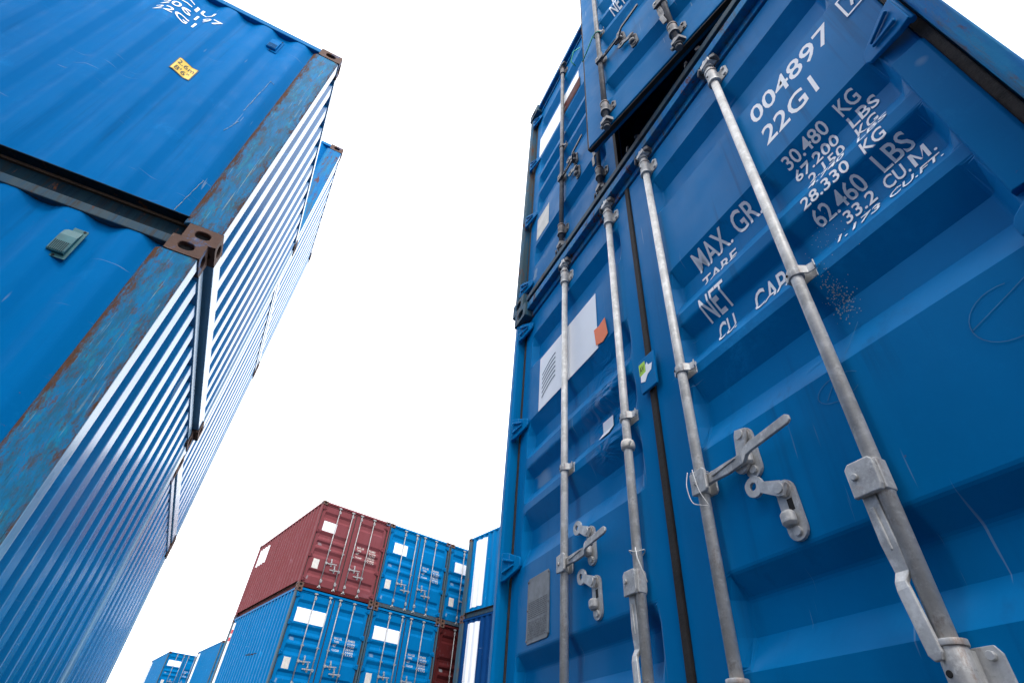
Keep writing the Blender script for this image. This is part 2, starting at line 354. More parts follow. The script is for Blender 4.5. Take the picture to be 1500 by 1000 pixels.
# ------------------------------------------------------------------ door gear
def rod_fn(H_):
    def fn(bm):
        z1 = H_-.105
        tube(bm, [(0,0,.14),(0,0,z1)], .0152, 18)
        for zc, s in ((.125, -1), (z1+.01, 1)):             # cam lugs at the ends
            tube(bm, [(0,0,zc-.03),(0,0,zc+.03)], .021, 12)
            bar(bm, [(-.02,-.012,zc),(.022,-.016,zc),(.03,.012,zc)], [.026]*3, [.02]*3)
            bar(bm, [(-.012,0,zc-.0),(-.034,-.006,zc+.012*s)], [.022, .016], [.016, .012])
            tube(bm, [(0,0,zc+s*.03),(0,0,zc+s*.048)], .016, 10)
    return fn
def guide_fn(bm):      # end bearing: sleeve with ears on a bolted base plate, origin on rod axis
    tube(bm, [(0,0,-.05),(0,0,.045)], .029, 18)
    tube(bm, [(0,0,-.062),(0,0,-.05)], .033, 18); tube(bm, [(0,0,.045),(0,0,.057)], .033, 18)
    pts = [(-.02,-.045),(.062,-.045),(.072,-.03),(.072,.03),(.062,.045),(-.02,.045)]
    prism(bm, pts, lambda a,b: (a,.028,b), lambda a,b: (a,.040,b))
    box(bm, -.026, .026, 0, .036, -.04, .04)
    for z in (-.028, .028): tube(bm, [(.052,.029,z),(.052,.019,z)], .009, 8)
    tube(bm, [(-.008,-.0275,0),(-.008,-.030,0)], .007, 8, 1)
def clamp_fn(bm):      # thin mid-height strap with one ear
    tube(bm, [(0,0,-.017),(0,0,.017)], .0262, 18)
    bar(bm, [(.0,-.025,0),(.026,-.012,0),(.038,.012,0),(.062,.018,0),(.07,.004,0)], [.034,.036,.034,.032,.028], [.005]*5)
    box(bm, -.03, .055, .03, .038, -.03, .024)
    box(bm, -.034, -.02, -.01, .034, -.014, .014)
    tube(bm, [(-.016,-.021,0),(-.0175,-.0245,0)], .005, 8, 1)
def hub_fn(bm):        # boxy handle hub left of / on the rod
    pts = [(-.062,-.045),(.012,-.045),(.018,-.03),(.018,.036),(.008,.046),(-.05,.046),(-.062,.034)]
    prism(bm, pts, lambda a,b: (a,-.034,b), lambda a,b: (a,-.020,b))
    prism(bm, pts, lambda a,b: (a,.012,b), lambda a,b: (a,.020,b))
    box(bm, -.024, .022, -.022, .014, -.042, .042)
    tube(bm, [(-.040,-.034,.006),(-.040,-.041,.006)], .010, 12, 1)
def hub_side_fn(bm):   # same hub turned towards the right for the closed handle
    pts = [(-.02,-.04),(.046,-.044),(.056,-.034),(.056,.036),(.046,.046),(-.02,.04)]
    prism(bm, pts, lambda a,b: (a,-.034,b), lambda a,b: (a,-.022,b))
    prism(bm, pts, lambda a,b: (a,.012,b), lambda a,b: (a,.020,b))
    box(bm, -.022, .024, -.024, .014, -.036, .036)
    tube(bm, [(.006,-.034,0),(.006,-.040,0)], .009, 12, 1)
ZD = Vector((0,0,1)); XD = Vector((1,0,0)); YD = Vector((0,1,0))
def handle_down_fn(bm):
    p = [(-.028,-.008,-.01),(-.027,-.008,-.055),(-.024,-.010,-.12),(-.021,-.008,-.172),(-.026,-.016,-.190),(-.024,-.020,-.202),(-.012,-.024,-.300),(-.011,-.024,-.310)]
    bar(bm, p, [.028,.028,.031,.026,.021,.024,.024,.012], [.011,.011,.009,.010,.010,.008,.008,.007], XD)
    bar(bm, [(-.028,-.014,-.055),(-.022,-.014,-.135)], [.008,.005], [.009,.004], XD)
def handle_side_fn(bm):
    p = [(.015,-.006,0),(.055,-.006,.004),(.110,-.009,.002),(.165,-.009,.004),(.195,-.026,.006),(.212,-.032,.007),(.338,-.038,.016),(.346,-.038,.0165)]
    bar(bm, p, [.024,.028,.033,.028,.022,.024,.024,.012], [.011,.011,.009,.010,.010,.008,.008,.007], ZD)
    bar(bm, [(.055,-.012,.004),(.145,-.015,.013)], [.007,.004], [.008,.003], ZD)
def stad(w_, h_, n=8):
    r = w_/2; c = h_/2-r; out_ = []
    for s, a0 in ((1, 0), (-1, math.pi)):
        out_ += [(r*math.cos(a0+math.pi*k/n), s*c+r*math.sin(a0+math.pi*k/n)) for k in range(n+1)]
    return out_
def hasp_fn(ang):
    def fn(bm):            # riveted oval plate, origin at plate centre on the door face, y=0 is the face
        T = Matrix.Rotation(R(-3), 4, 'Y')
        prism(bm, stad(.047,.132), lambda a,b: T@Vector((a,-.0015,b)), lambda a,b: T@Vector((a,-.010,b)))
        tube(bm, [T@Vector((.002,-.009,-.048)), T@Vector((.002,-.017,-.048))], .010, 10)
        arc = [(-.004+.017*math.cos(t), -.020+.015*math.sin(t)) for t in [math.radians(40-k*29) for k in range(9)]]
        rg = [[bm.verts.new(T@Vector((x, y, z))) for x, y in arc] for z in (-.037, -.030, -.012, -.006)]
        for v in rg[0]+rg[3]: v.co += (T@Vector((-.004,-.018,v.co.z))-v.co)*.30
        for p_, q_ in zip(rg, rg[1:]):
            for k in range(8): bm.faces.new((p_[k], p_[k+1], q_[k+1], q_[k])).smooth = True
        bm.faces.new(rg[0]); bm.faces.new(rg[3])
        prism(bm, [(-.002,-.004),(.012,-.004),(.012,.022),(-.002,.022)], lambda a,b: T@Vector((a,-.0102,b)), lambda a,b: T@Vector((a,-.0108,b)), 1)
        tube(bm, [T@Vector((0,-.009,.044)), T@Vector((0,-.030,.044))], .012, 12)
        tube(bm, [T@Vector((0,-.009,.044)), T@Vector((0,-.013,.044))], .018, 12)
        T2 = T @ Matrix.Translation((0,-.021,.044)) @ Matrix.Rotation(-R(ang), 4, 'Y')
        ln = .070; n = 20; outer = []; inner = []
        for k in range(n):
            t = 2*math.pi*k/n
            outer.append((ln+.025*math.cos(t)*(1+.06*math.cos(3*t)), .0245*math.sin(t))); inner.append((ln+.002+.0095*math.cos(t), .0095*math.sin(t)))
        O0 = [bm.verts.new(T2@Vector((a,-.005,b))) for a, b in outer]; I0 = [bm.verts.new(T2@Vector((a,-.005,b))) for a, b in inner]
        O1 = [bm.verts.new(T2@Vector((a,.003,b))) for a, b in outer]; I1 = [bm.verts.new(T2@Vector((a,.003,b))) for a, b in inner]
        for k in range(n):
            j = (k+1) % n
            for q in ((O0[k],O0[j],I0[j],I0[k]),(O1[k],O1[j],I1[j],I1[k]),(O0[k],O0[j],O1[j],O1[k]),(I0[k],I0[j],I1[j],I1[k])): bm.faces.new(q)
        prism(bm, [(-.014,-.014),(.0,-.017),(.050,-.012),(.050,.012),(0,.017),(-.014,.014)], lambda a,b: T2@Vector((a,-.0055,b)), lambda a,b: T2@Vector((a,.0025,b)))
    return fn
def hinge_fn(s):
    def fn(bm):        # blade from pin to door face; s=-1 left door. origin at pin
        pts = [(0,-.066),(.03,-.062),(.115,-.028),(.125,-.014),(.125,.012),(.115,.026),(.03,.062),(0,.066)]
        prism(bm, pts, lambda a,b: (-s*a, DF-.050+a*.30, b), lambda a,b: (-s*a, DF-.032+a*.24, b))
        bar(bm, [(-s*.02,DF-.052,.03),(-s*.09,DF-.029,.008)], [.012,.008],[.010,.008], ZD)
        bar(bm, [(-s*.02,DF-.052,-.03),(-s*.09,DF-.029,-.008)], [.012,.008],[.010,.008], ZD)
        tube(bm, [(0,DF-.034,-.066),(0,DF-.034,.066)], .009, 12)
    return fn
def keeper_fn(bm):     # welded claw on sill / header, origin at rod axis
    box(bm, -.05, .05, .0, .03, -.022, .022)
    bar(bm, [(-.042,.01,0),(-.045,-.022,0),(-.026,-.034,0)], [.032,.03,.02], [.014,.014,.010], ZD)
    bar(bm, [(.042,.01,0),(.045,-.022,0),(.03,-.030,0)], [.032,.03,.02], [.014,.014,.010], ZD)
RODX = [-.597, -.142, .176, .640]; RY = .034
def dress_leaf(door, side, H_, zs, o):
    """rods, handles, hinges, seals on one leaf; children of the door"""
    g = o.get('gear', 'galv'); gr = o.get('rodmat', g); rx = RODX[:2] if side < 0 else RODX[2:]
    lay = o.get('handles', 'hero')
    for i, x in enumerate(rx):
        part('lock_rod', H_, rod_fn(H_), (gr,), door, loc=(x, RY, 0))
        for z in (.285, H_-.205): part('rod_bracket', 0, guide_fn, (g, 'dark'), door, .003, loc=(x, RY, z))
        part('rod_clamp', 0, clamp_fn, (g, 'dark'), door, .0015, loc=(x, RY, 1.185*zs))
        if lay == 'hero':
            side_h = (i == 0)
            if side_h:
                part('handle_hub', 's', hub_side_fn, (g, 'galv'), door, .003, loc=(x, RY, .785*zs))
                part('door_handle', 's', handle_side_fn, (g,), door, .003, loc=(x, RY, .785*zs))
                part('handle_catch', ('c', side), hasp_fn(255 if side > 0 else 150), (g, 'dark'), door, .0015, loc=(x+.165, DF, .815*zs))
            else:
                part('handle_hub', 'd', hub_fn, (g, 'galv'), door, .003, loc=(x, RY, .612*zs))
                part('door_handle', 'd', handle_down_fn, (g,), door, .003, loc=(x, RY, .612*zs))
                part('handle_catch', 'o', hasp_fn(152), (g, 'dark'), door, .0015, loc=(x-.225 if side > 0 else x-.265, DF, .635*zs))
        else:
            part('handle_hub', 's', hub_side_fn, (g, 'galv'), door, .003, loc=(x, RY, (.80-.16*i)*zs))
            part('door_handle', 's', handle_side_fn, (g,), door, .003, loc=(x-(.30 if i else 0), RY, (.80-.16*i)*zs))
            part('handle_catch', 'c', hasp_fn(100), (g, 'dark'), door, .0015, loc=(x+.185 if not i else x-.13, DF, (.81-.16*i)*zs))
    for c_ in door.children:
        k = c_.name.split('.')[0]
        if k in ('rod_bracket', 'rod_clamp'): c_.scale = (.78, .74, .82)
        if k == 'handle_hub': c_.scale = (.76, .8, .76)
        if k == 'handle_catch': c_.scale = (1.08, 1, 1.08)
    for z in (.23, .925, 1.665, 2.385):
        part('hinge', side, hinge_fn(side), (o['door'],), door, .003, loc=(side*1.158, 0, z*zs if z > .3 else z))
    xe = side*1.141; xi = side*.012
    def seal(bm):
        z0, z1 = .14, H_-.118
        box(bm, min(xi, xi-side*.012), max(xi, xi-side*.012), DF+.004, DF+.03, z0, z1)
        box(bm, min(xi, xe), max(xi, xe), DF+.006, DF+.03, z1, z1+.014); box(bm, min(xi, xe), max(xi, xe), DF+.006, DF+.03, z0-.012, z0)
        if side < 0: box(bm, -.014, .012, DF-.008, DF+.012, z0, z1)
    part('door_seal', ('hinge', side, H_), lambda bm: box(bm, min(xe, xe+side*.026), max(xe, xe+side*.026), DF+.001, DF+.030, .14, H_-.118), ('seal_rust',), door, .004)
    part('door_seal', (side, H_), seal, (o.get('seal', 'gasket'),), door, .003)
def make_container(name, label, cat, group, loc, rz, o):
    H_ = o.get('H', H); zs = H_/H
    root = bpy.data.objects.new(name, None); COL.objects.link(root); root.location = loc; root.rotation_euler = (0, 0, rz)
    root['label'] = label; root['category'] = cat
    if group: root['group'] = group
    body, door, cast, post = o['body'], o['door'], o.get('cast', 'rust'), o.get('post', o['body'])
    rail = o.get('rail', body)
    key = (H_, o.get('id', 0))
    for sx in (-1, 1):
        for y, sy in ((0, -1), (L, 1)):
            for z, sz in ((0, -1), (H_, 1)):
                part('corner_casting', (sx, sy, sz), casting(sx, sy, sz), (cast, 'dark'), root, .006, loc=(sx*W/2, y, z), seg=3)
        # door-end posts: outer flange, stepped groove for the hinge pins
        def rp_(bm, s=sx):
            X = lambda a: s*a
            pts = [(W/2-.004,.010),(W/2-.004,.150),(W/2-.030,.150),(W/2-.090,.122),(W/2-.090,.108),(W/2-.046,.108),(W/2-.046,.020),(W/2-.038,.010)]
            prism(bm, pts, lambda a,b: (X(a), b, .118), lambda a,b: (X(a), b, H_-.118))
        part('corner_post', ('r', sx, H_), rp_, ((o.get('lpost') or o.get('rpost', post)) if sx < 0 else o.get('rpost', post),), root, .004)
        def fp_(bm, s=sx):
            pts = [(W/2-.004, L-.006), (W/2-.004, L-.190), (W/2-.020, L-.215), (W/2-.050, L-.215), (W/2-.100, L-.150), (W/2-.115, L-.030), (W/2-.098, L-.006)]
            prism(bm, pts, lambda a,b: (s*a, b, .118), lambda a,b: (s*a, b, H_-.118))
            for f in bm.faces:
                if all(v.co.y > L-.04 for v in f.verts): f.material_index = 1
        part('corner_post', ('f', sx, H_), fp_, (post, o.get('fpost', post)), root, .008, seg=3)
        # corrugated side wall
        def sw(bm, s=sx):
            prof = []; y = .15; x0 = W/2-.012; pit = .278; dp = .036
            prof.append((x0, y)); y = y0_
            while y+pit < L-.20:
                prof += [(x0, y), (x0-dp, y+.068), (x0-dp, y+.138), (x0, y+.206)]; y += pit
            prof += [(x0, y), (x0-dp, y+.068), (x0-dp, L-.13)]
            a = [bm.verts.new((s*p[0], p[1], .169)) for p in prof]; b = [bm.verts.new((s*p[0], p[1], H_-.055)) for p in prof]
            for i in range(len(prof)-1): bm.faces.new((a[i], a[i+1], b[i+1], b[i]))
        part('side_panel', (sx, H_), sw, (body,), root, .016, seg=3, angle=10)
        def tr(bm, s=sx):
            x0, x1 = sorted((s*(W/2-.006), s*(W/2-.066)))
            box(bm, x0, x1, .172, L-.172, H_-.074, H_-.014)
        part('top_rail', (sx, H_), tr, (rail,), root, .005)
        def br(bm, s=sx):    # channel: thin flanges, deep web
            pts = [(W/2-.008,.165),(W/2-.080,.165),(W/2-.086,.152),(W/2-.086,.020),(W/2-.040,.020),(W/2-.040,.013),(W/2-.092,.013),(W/2-.110,.160),(W/2-.080,.172),(W/2-.008,.172)]
            prism(bm, [(p[0]*s, p[1]) for p in pts], lambda a,b: (a, .172, b), lambda a,b: (a, L-.172, b))
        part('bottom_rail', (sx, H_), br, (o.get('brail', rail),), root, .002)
    # front end wall
    def fw(bm):
        n = 10; x0, x1 = -W/2+.10, W/2-.10; pit = (x1-x0)/n; prof = []; y0 = L-.016; dp = .046
        for i in range(n):
            x = x0+i*pit; prof += [(x, y0), (x+.42*pit, y0), (x+.56*pit, y0-dp), (x+.86*pit, y0-dp)]
        prof.append((x1, y0))
        a = [bm.verts.new((p[0], p[1], .13)) for p in prof]; b = [bm.verts.new((p[0], p[1], H_-.06)) for p in prof]
        for i in range(len(prof)-1): bm.faces.new((a[i], a[i+1], b[i+1], b[i]))
    part('front_panel', H_, fw, (o.get('front', body),), root, .004)
    def fh(bm): box(bm, -W/2+.158, W/2-.158, L-.075, L-.008, H_-.085, H_-.022)
    part('front_header', H_, fh, (o.get('fpost', post),), root, .005)
    def fs(bm): box(bm, -W/2+.158, W/2-.158, L-.10, L-.008, .022, .135)
    part('front_sill', H_, fs, (o.get('fpost', post),), root, .005)
    def rf(bm):
        n = 27; y0, y1 = .10, L-.06; pit = (y1-y0)/n; a = []; b = []
        for i in range(n):
            for t, dz in ((0, 0), (.4, 0), (.5, -.018), (.9, -.018)): a.append((y0+(i+t)*pit, H_-.020+dz))
        a.append((y1, H_-.020))
        va = [bm.verts.new((-W/2+.04, y, z)) for y, z in a]; vb = [bm.verts.new((W/2-.04, y, z)) for y, z in a]
        for i in range(len(a)-1): bm.faces.new((va[i], va[i+1], vb[i+1], vb[i]))
    part('roof', H_, rf, (body,), root)
    def fl(bm): box(bm, -W/2+.07, W/2-.07, .10, L-.06, .148, .168)
    part('floor', 0, fl, ('wood',), root)
    def cb(bm):
        for i in range(14): box(bm, -W/2+.092, W/2-.092, .45+i*.4, .53+i*.4, .03, .147)
    part('cross_members', 0, cb, ('dark',), root)
    # door frame
    def sill(bm):
        box(bm, -W/2+.16, W/2-.16, .012, .14, .018, .062); box(bm, -W/2+.06, W/2-.06, .045, .14, .062, .128)
    part('door_sill', 0, sill, (o.get('sill', rail),), root, .004)
    def hd(bm):
        box(bm, -W/2+.16, W/2-.16, .014, .13, H_-.070, H_-.012); box(bm, -W/2+.06, W/2-.06, .050, .13, H_-.116, H_-.070)
    part('door_header', H_, hd, (o.get('head', rail),), root, .004)
    if o.get('plain'):
        return root, None, None
    for x in RODX:
        part('cam_keeper', 0, keeper_fn, (o.get('keep', 'galv_dark'),), root, .003, loc=(x, RY+.012, .095))
        part('cam_keeper', 0, keeper_fn, (o.get('keep', 'galv_dark'),), root, .003, loc=(x, RY+.012, H_-.092))
    z0, z1 = .142, H_-.119
    dl = part('left_door' if 0 else 'door', (-1, H_), leaf(-1.140, -.012, -1.05, -.10, z0, z1, zs), (door,), root, .007)
    dr = part('door', (1, H_), leaf(.012, 1.140, .165, 1.064, z0, z1, zs), (door,), root, .007)
    for d, s in ((dl, -1), (dr, 1)): dress_leaf(d, s, H_, zs, o)
    return root, dl, dr
def sheet(name, key, rows, mats, parent, zs=1.0, off=.0034, bold=.012, cuts=True):
    return part(name, key, lettering(rows, on_door(zs, off), [b*zs for b in BREAKS] if cuts else (), 1, bold), mats, parent)
# ------------------------------------------------------------------ ground
def struct(name, fn, mat, loc=(0,0,0), rz=0):
    bm = bmesh.new(); fn(bm); me = bpy.data.meshes.new(name); bm.to_mesh(me); bm.free(); me.materials.append(M[mat])
    o = link(name, me); o.location = loc; o.rotation_euler = (0,0,rz); o['kind'] = 'structure'; return o
def gr(bm):
    v = [bm.verts.new(p) for p in ((-900,-900,0),(900,-900,0),(900,900,0),(-900,900,0))]; bm.faces.new(v)
struct('ground', gr, 'ground')
XR, D = .007, .971
ZR1 = CAMZ-.09; ZR2 = ZR1+H; HR2 = 2.875
struct('loading_kerb', lambda bm: box(bm, -2.46, .03, D+.12, D+6.1, .002, ZR1-.004), 'ground')
ZL2 = CAMZ+2.214; ZL1 = ZL2-H; TL = .032
struct('kerb', lambda bm: box(bm, -4.9, -2.7, -6.9, -1.1, .002, ZL1-.004), 'ground')
TC = .048; ZC = [CAMZ+1.996-H, CAMZ+1.996, CAMZ+4.587]
def corner_root(cx, cy, th):
    """root position so that local (W/2, L) lands on (cx, cy)"""
    c, s = math.cos(th), math.sin(th)
    return (cx-(W/2*c-L*s), cy-(W/2*s+L*c))
# ------------------------------------------------------------------ near right stack
oR1 = dict(id='R1', body='deep', door='deep', cast='castblue', post='worn_light', rpost='worn_light', lpost='deep', rail='deep', sill='grime', head='worn_light', gear='galv', rodmat='rod_light', seal='gasket', brail='grime')
r1, d1l, d1r = make_container('shipping_container', 'deep blue container at right lettered 004897 in white, both doors shut behind grey lock rods', 'container', None, (XR-W/2, D, ZR1), 0, oR1)
P = lambda x: x+W/2
T1 = [('004897', P(-.522), 1.908, .325, .096), ('22G1', P(-.512), 1.757, .205, .096)]
rows = [('30.480', 'KG'), ('67.200', 'LBS'), ('2.150', 'KG'), ('4.740', 'LBS'), ('28.330', 'KG'), ('62.460', 'LBS'), ('33.2', 'CU.M.'), ('1.173', 'CU.FT.')]
for i, (a, b) in enumerate(rows):
    z = 1.608-i*.0556; wn = {6: .150, 5: .118, 4: .088}[len(a)]
    T1.append((a, P(-.500)+(.150-wn), z, wn, .046))
    if b == 'CU.M.': T1 += [('CU.', P(-.325), z, .062, .046), ('M', P(-.255), z, .040, .046), ('.', P(-.208), z, .007, .008)]; continue
    T1.append((b, P(-.310 if i < 6 else -.325), z, {2: .062, 3: .085, 5: .115, 6: .13}[len(b)], .046))
T1 += [('MAX. GR.', P(-.930), 1.572, .300, .080), ('TARE', P(-.930), 1.492, .165, .050), ('NET', P(-.935), 1.332, .115, .088), ('CU.', P(-.915), 1.222, .085, .085), ('CAP.', P(-.760), 1.222, .130, .088)]
for q in T1: sheet('door_lettering', q[0]+str(q[2]), [q], ('white',), d1r, off=.0021, bold=.014 if q[4] < .06 else .012)
def onpost(y): return lambda a, b: Vector((a, y, b))
sheet('check_digit', 'R1', [('7', P(-.128), 1.932, .030, .074)], ('white',), d1r, cuts=False, bold=.02)
def frame_rows(x0, x1, z0, z1, t): return [('#', x0, z0, x1-x0, t), ('#', x0, z1-t, x1-x0, t), ('#', x0, z0+t, t, z1-z0-2*t), ('#', x1-t, z0+t, t, z1-z0-2*t)]
sheet('check_digit_frame', 'R1', frame_rows(P(-.150), P(-.078), 1.908, 2.022, .007), ('white',), d1r, cuts=False)
# wide cover strip on the hinge side below the second hinge
def strip(bm):
    pts = [(1.063,DF+.004),(1.063,DF-.012),(1.067,DF-.018),(1.138,DF-.012),(1.144,DF-.006),(1.144,DF+.004)]
    prism(bm, pts, lambda a,b: (a,b,1.00), lambda a,b: (a,b,1.555))
part('edge_cover', 0, strip, ('doorblue',), d1r, .002)
# centre seal plate with torn sticker
def cp(bm):
    prism(bm, [(-.042,-.072),(.044,-.072),(.046,-.068),(.048,.070),(.044,.074),(-.040,.074),(-.044,.070)], lambda a,b: (a+.004,DF-.024,1.295+b), lambda a,b: (a+.004,DF-.014,1.295+b))
sp = part('seal_plate', 0, cp, ('deep',), d1l, .004)
part('sticker', 'lime', lettering([('#', -.036, 1.30, .036, .052)], lambda a,b: Vector((a,DF-.0252,b))), ('lime',), d1l)
part('sticker', 'av', lettering([('AV', -.032, 1.312, .026, .026)], lambda a,b: Vector((a,DF-.0262,b))), ('black',), d1l)
def torn(bm):
    pts = [(-.032,1.272),(-.008,1.262),(.010,1.285),(.032,1.292),(.040,1.318),(.018,1.322),(.012,1.338),(.002,1.330),(.001,1.302),(-.030,1.298)]
    bm.faces.new([bm.verts.new((a, DF-.0256, b)) for a, b in pts])
part('sticker', 'torn', torn, ('white',), d1l)
# left leaf: placard, orange tag, paper, data plate
X1 = lambda x: P(x)
def quad(pts, off=.0034, zs=1.0, mapper=None):
    def fn(bm): bm.faces.new([bm.verts.new((mapper or on_door(zs, off))(a, b)) for a, b in pts])
    return fn
part('placard', 'R1', quad([(P(-2.140),1.668),(P(-1.548),1.668),(P(-1.548),2.022),(P(-2.140),2.022)]), ('placard',), d1l)
def arcs(bm):
    for i in range(6):
        pts = []; z = 1.905-i*.030
        for k in range(13):
            t = k/12; pts.append((P(-2.105)+.15*t, z+.055*math.sin(t*1.5)-.02))
        for (a, b), (c, d) in zip(pts, pts[1:]):
            bm.faces.new([bm.verts.new((x, DF-.0046, q)) for x, q in ((a,b-.004),(c,d-.005),(c,d+.005),(a,b+.004))])
part('placard_stripes', 'R1', arcs, ('navyprint',), d1l)
part('tag', 'orange', quad([(P(-1.560),1.690),(P(-1.505),1.672),(P(-1.462),1.690),(P(-1.478),1.800),(P(-1.530),1.785),(P(-1.572),1.792)], .006), ('orange',), d1l)
sheet('tag', 'paper', [('#', P(-1.598), 1.222, .075, .088)], ('placard',), d1l, off=.006)
def plate(bm):
    prism(bm, [(P(-2.172)+a*.195, .578+b*.248) for a, b in ((.06,0),(.94,0),(1,.05),(1,.95),(.94,1),(.06,1),(0,.95),(0,.05))], lambda a,b: (a,DF-.004,b), lambda a,b: (a,DF+.001,b))
part('data_plate', 'R1', plate, ('plate',), d1l, .001)
random.seed(3)
def ptxt(bm):
    def r_(x, z, w_, h_): bm.faces.new([bm.verts.new((P(-2.172)+a*.195, DF-.0048, .578+b*.248)) for a, b in ((x,z),(x+w_,z),(x+w_,z+h_),(x,z+h_))])
    z = .60
    while z > .34:
        x = .08
        while x < .9:
            w_ = random.uniform(.03, .12); r_(x, z, min(w_, .92-x), .012); x += w_+random.uniform(.012, .03)
        z -= .030
    for k in range(8):
        r_(.08, .06+k*.034, .84, .004)
        x = .1
        while x < .86: r_(x, .07+k*.034, random.uniform(.01, .05), .012); x += random.uniform(.05, .09)
    for k in range(6): r_(.08+k*.165, .06, .004, .24)
part('data_plate_text', 'R1', ptxt, ('platetext',), d1l)
for a, b in ((.03,.05),(.97,.05),(.03,.95),(.97,.95),(.03,.5),(.97,.5)):
    part('rivet', (a,b), lambda bm, a=a, b=b: tube(bm, [(P(-2.172)+a*.195,DF-.004,.578+b*.248),(P(-2.172)+a*.195,DF-.0065,.578+b*.248)], .004, 8), ('galv_dark',), d1l)
# chalk scribbles on the plain lower field of the right leaf
el = lambda cx, cz, rx, rz, t0, t1, n=18: [(cx+rx*math.cos(t0+(t1-t0)*k/n), cz+rz*math.sin(t0+(t1-t0)*k/n)) for k in range(n+1)]
for i, pts in enumerate((el(P(-.60), .845, .055, .030, .4, 5.6), [(P(-.52), 1.0), (P(-.55), .94), (P(-.60), .87), (P(-.635), .83)], el(P(-.63), .93, .05, .022, .6, 2.6, 8), el(P(-.27), .80, .06, .055, 1.2, 5.2), [(P(-.33), .80), (P(-.25), .83), (P(-.20), .85)])):
    def scrib(bm, pts=pts):
        m = on_door(1, .0030); r_ = .0008; q = []
        for i_, (a, b) in enumerate(pts):
            a0, b0 = pts[max(i_-1, 0)]; a1, b1 = pts[min(i_+1, len(pts)-1)]; d = math.hypot(a1-a0, b1-b0); nx, nz_ = -(b1-b0)/d*r_, (a1-a0)/d*r_
            q.append((bm.verts.new(m(a+nx, b+nz_)), bm.verts.new(m(a-nx, b-nz_))))
        for u_, v_ in zip(q, q[1:]): bm.faces.new((u_[0], v_[0], v_[1], u_[1]))
    part('chalk_mark', i, scrib, ('chalk',), d1r)
# worn speckle beside the clamp of the outer rod
def spk(bm):
    rnd = random.Random(5)
    for i in range(230):
        a = P(-.53)+rnd.gauss(0, .017); b = 1.085+rnd.gauss(0, .034); r = rnd.uniform(.0006, .0022)
        n = 5; ph = rnd.random()*6
        bm.faces.new([bm.verts.new(on_door(1, .0024)(a+r*math.cos(ph+2*math.pi*k/n)*rnd.uniform(.6,1.3), b+r*math.sin(ph+2*math.pi*k/n))) for k in range(n)])
    for i in range(60):
        a = P(-.49)+rnd.gauss(0, .03); b = 1.27+rnd.gauss(0, .05); r = rnd.uniform(.0006, .0016); ph = rnd.random()*6
        bm.faces.new([bm.verts.new(on_door(1, .0024)(a+r*math.cos(ph+2*math.pi*k/5), b+r*math.sin(ph+2*math.pi*k/5))) for k in range(5)])
part('bare_speckle', 0, spk, ('scratch',), d1r)['kind'] = 'stuff'
# cords tied round rods 2 and 3
def cord(pts, r, name, mat, parent):
    def fn(bm): tube(bm, pts, r, 6)
    return part(name, str(pts[0]), fn, (mat,), parent)
cx3, cz3 = RODX[2], .785
def smooth(pts, n=7):
    out_ = []
    P_ = [Vector(pts[0])]+[Vector(p) for p in pts]+[Vector(pts[-1])]
    for i in range(1, len(P_)-2):
        for k in range(n):
            t = k/n; a, b, c, d = P_[i-1:i+3]
            out_.append(.5*((2*b)+(c-a)*t+(2*a-5*b+4*c-d)*t*t+(3*b-a-3*c+d)*t**3))
    return out_+[P_[-1]]
for k in range(2):
    cord(smooth([(cx3+.024*math.cos(t)+.003*k, RY+.024*math.sin(t)-.002, cz3+.034-.010*k+.004*math.sin(2*t+k)) for t in [2*math.pi*i/8 for i in range(9)]], 4), .0012, 'seal_cord', 'string', d1r)
cord(smooth([(cx3+.008,RY-.034,cz3+.036),(cx3+.022,RY-.044,cz3+.004),(cx3+.034,RY-.046,cz3-.040),(cx3+.050,RY-.038,cz3-.082)]), .0012, 'seal_cord', 'string', d1r)
cord(smooth([(cx3-.012,RY-.034,cz3+.036),(cx3-.010,RY-.046,cz3-.010),(cx3+.004,RY-.048,cz3-.060),(cx3+.030,RY-.042,cz3-.076),(cx3+.052,RY-.038,cz3-.086)]), .0012, 'seal_cord', 'string', d1r)
cx2 = RODX[1]
lp = [(cx2+.024*math.cos(t), RY+.024*math.sin(t), .700+.006*math.sin(2*t)) for t in [2*math.pi*i/14 for i in range(15)]]
cord(lp, .0016, 'seal_cord', 'string', d1l)
cord([(cx2+.02,RY-.02,.705),(cx2+.045,RY-.035,.665),(cx2+.075,RY-.03,.59)], .0018, 'seal_cord', 'string', d1l)
def wrap(bm): tube(bm, [(RODX[1],RY,1.052),(RODX[1]+.001,RY,1.062),(RODX[1],RY,1.075),(RODX[1],RY,1.086)], [.0215,.0255,.0245,.0212], 10); bar(bm, [(RODX[1]+.02,RY-.01,1.065),(RODX[1]+.045,RY-.02,1.058)], [.014,.006],[.003,.003])
part('tape_wrap', 0, wrap, ('cream',), d1l)
# ---- upper container of the right stack: left leaf shut, right leaf ajar
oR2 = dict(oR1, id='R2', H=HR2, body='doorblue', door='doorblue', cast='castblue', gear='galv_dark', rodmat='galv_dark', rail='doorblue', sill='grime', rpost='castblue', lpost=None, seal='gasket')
r2, d2l, d2r = make_container('shipping_container', 'blue container stacked on the one lettered 004897, right door ajar over dark interior', 'container', None, (XR-W/2-.045, D, ZR2), 0, oR2)
zs2 = HR2/H
al = R(10.5); hx = 1.149
d2r.matrix_local = Matrix.Translation((hx, .055, 0)) @ Matrix.Rotation(al, 4, 'Z') @ Matrix.Translation((-hx, -.055, 0))
for q in (('MAX. GR.', P(-.93), 1.572*zs2, .300, .085), ('TARE', P(-.93), 1.492*zs2, .165, .05), ('NET', P(-.935), 1.332*zs2, .115, .095), ('CU. CAP.', P(-.915), 1.222*zs2, .28, .09)): sheet('door_lettering', 'R2'+q[0], [q], ('white',), d2r, zs2, bold=.014)
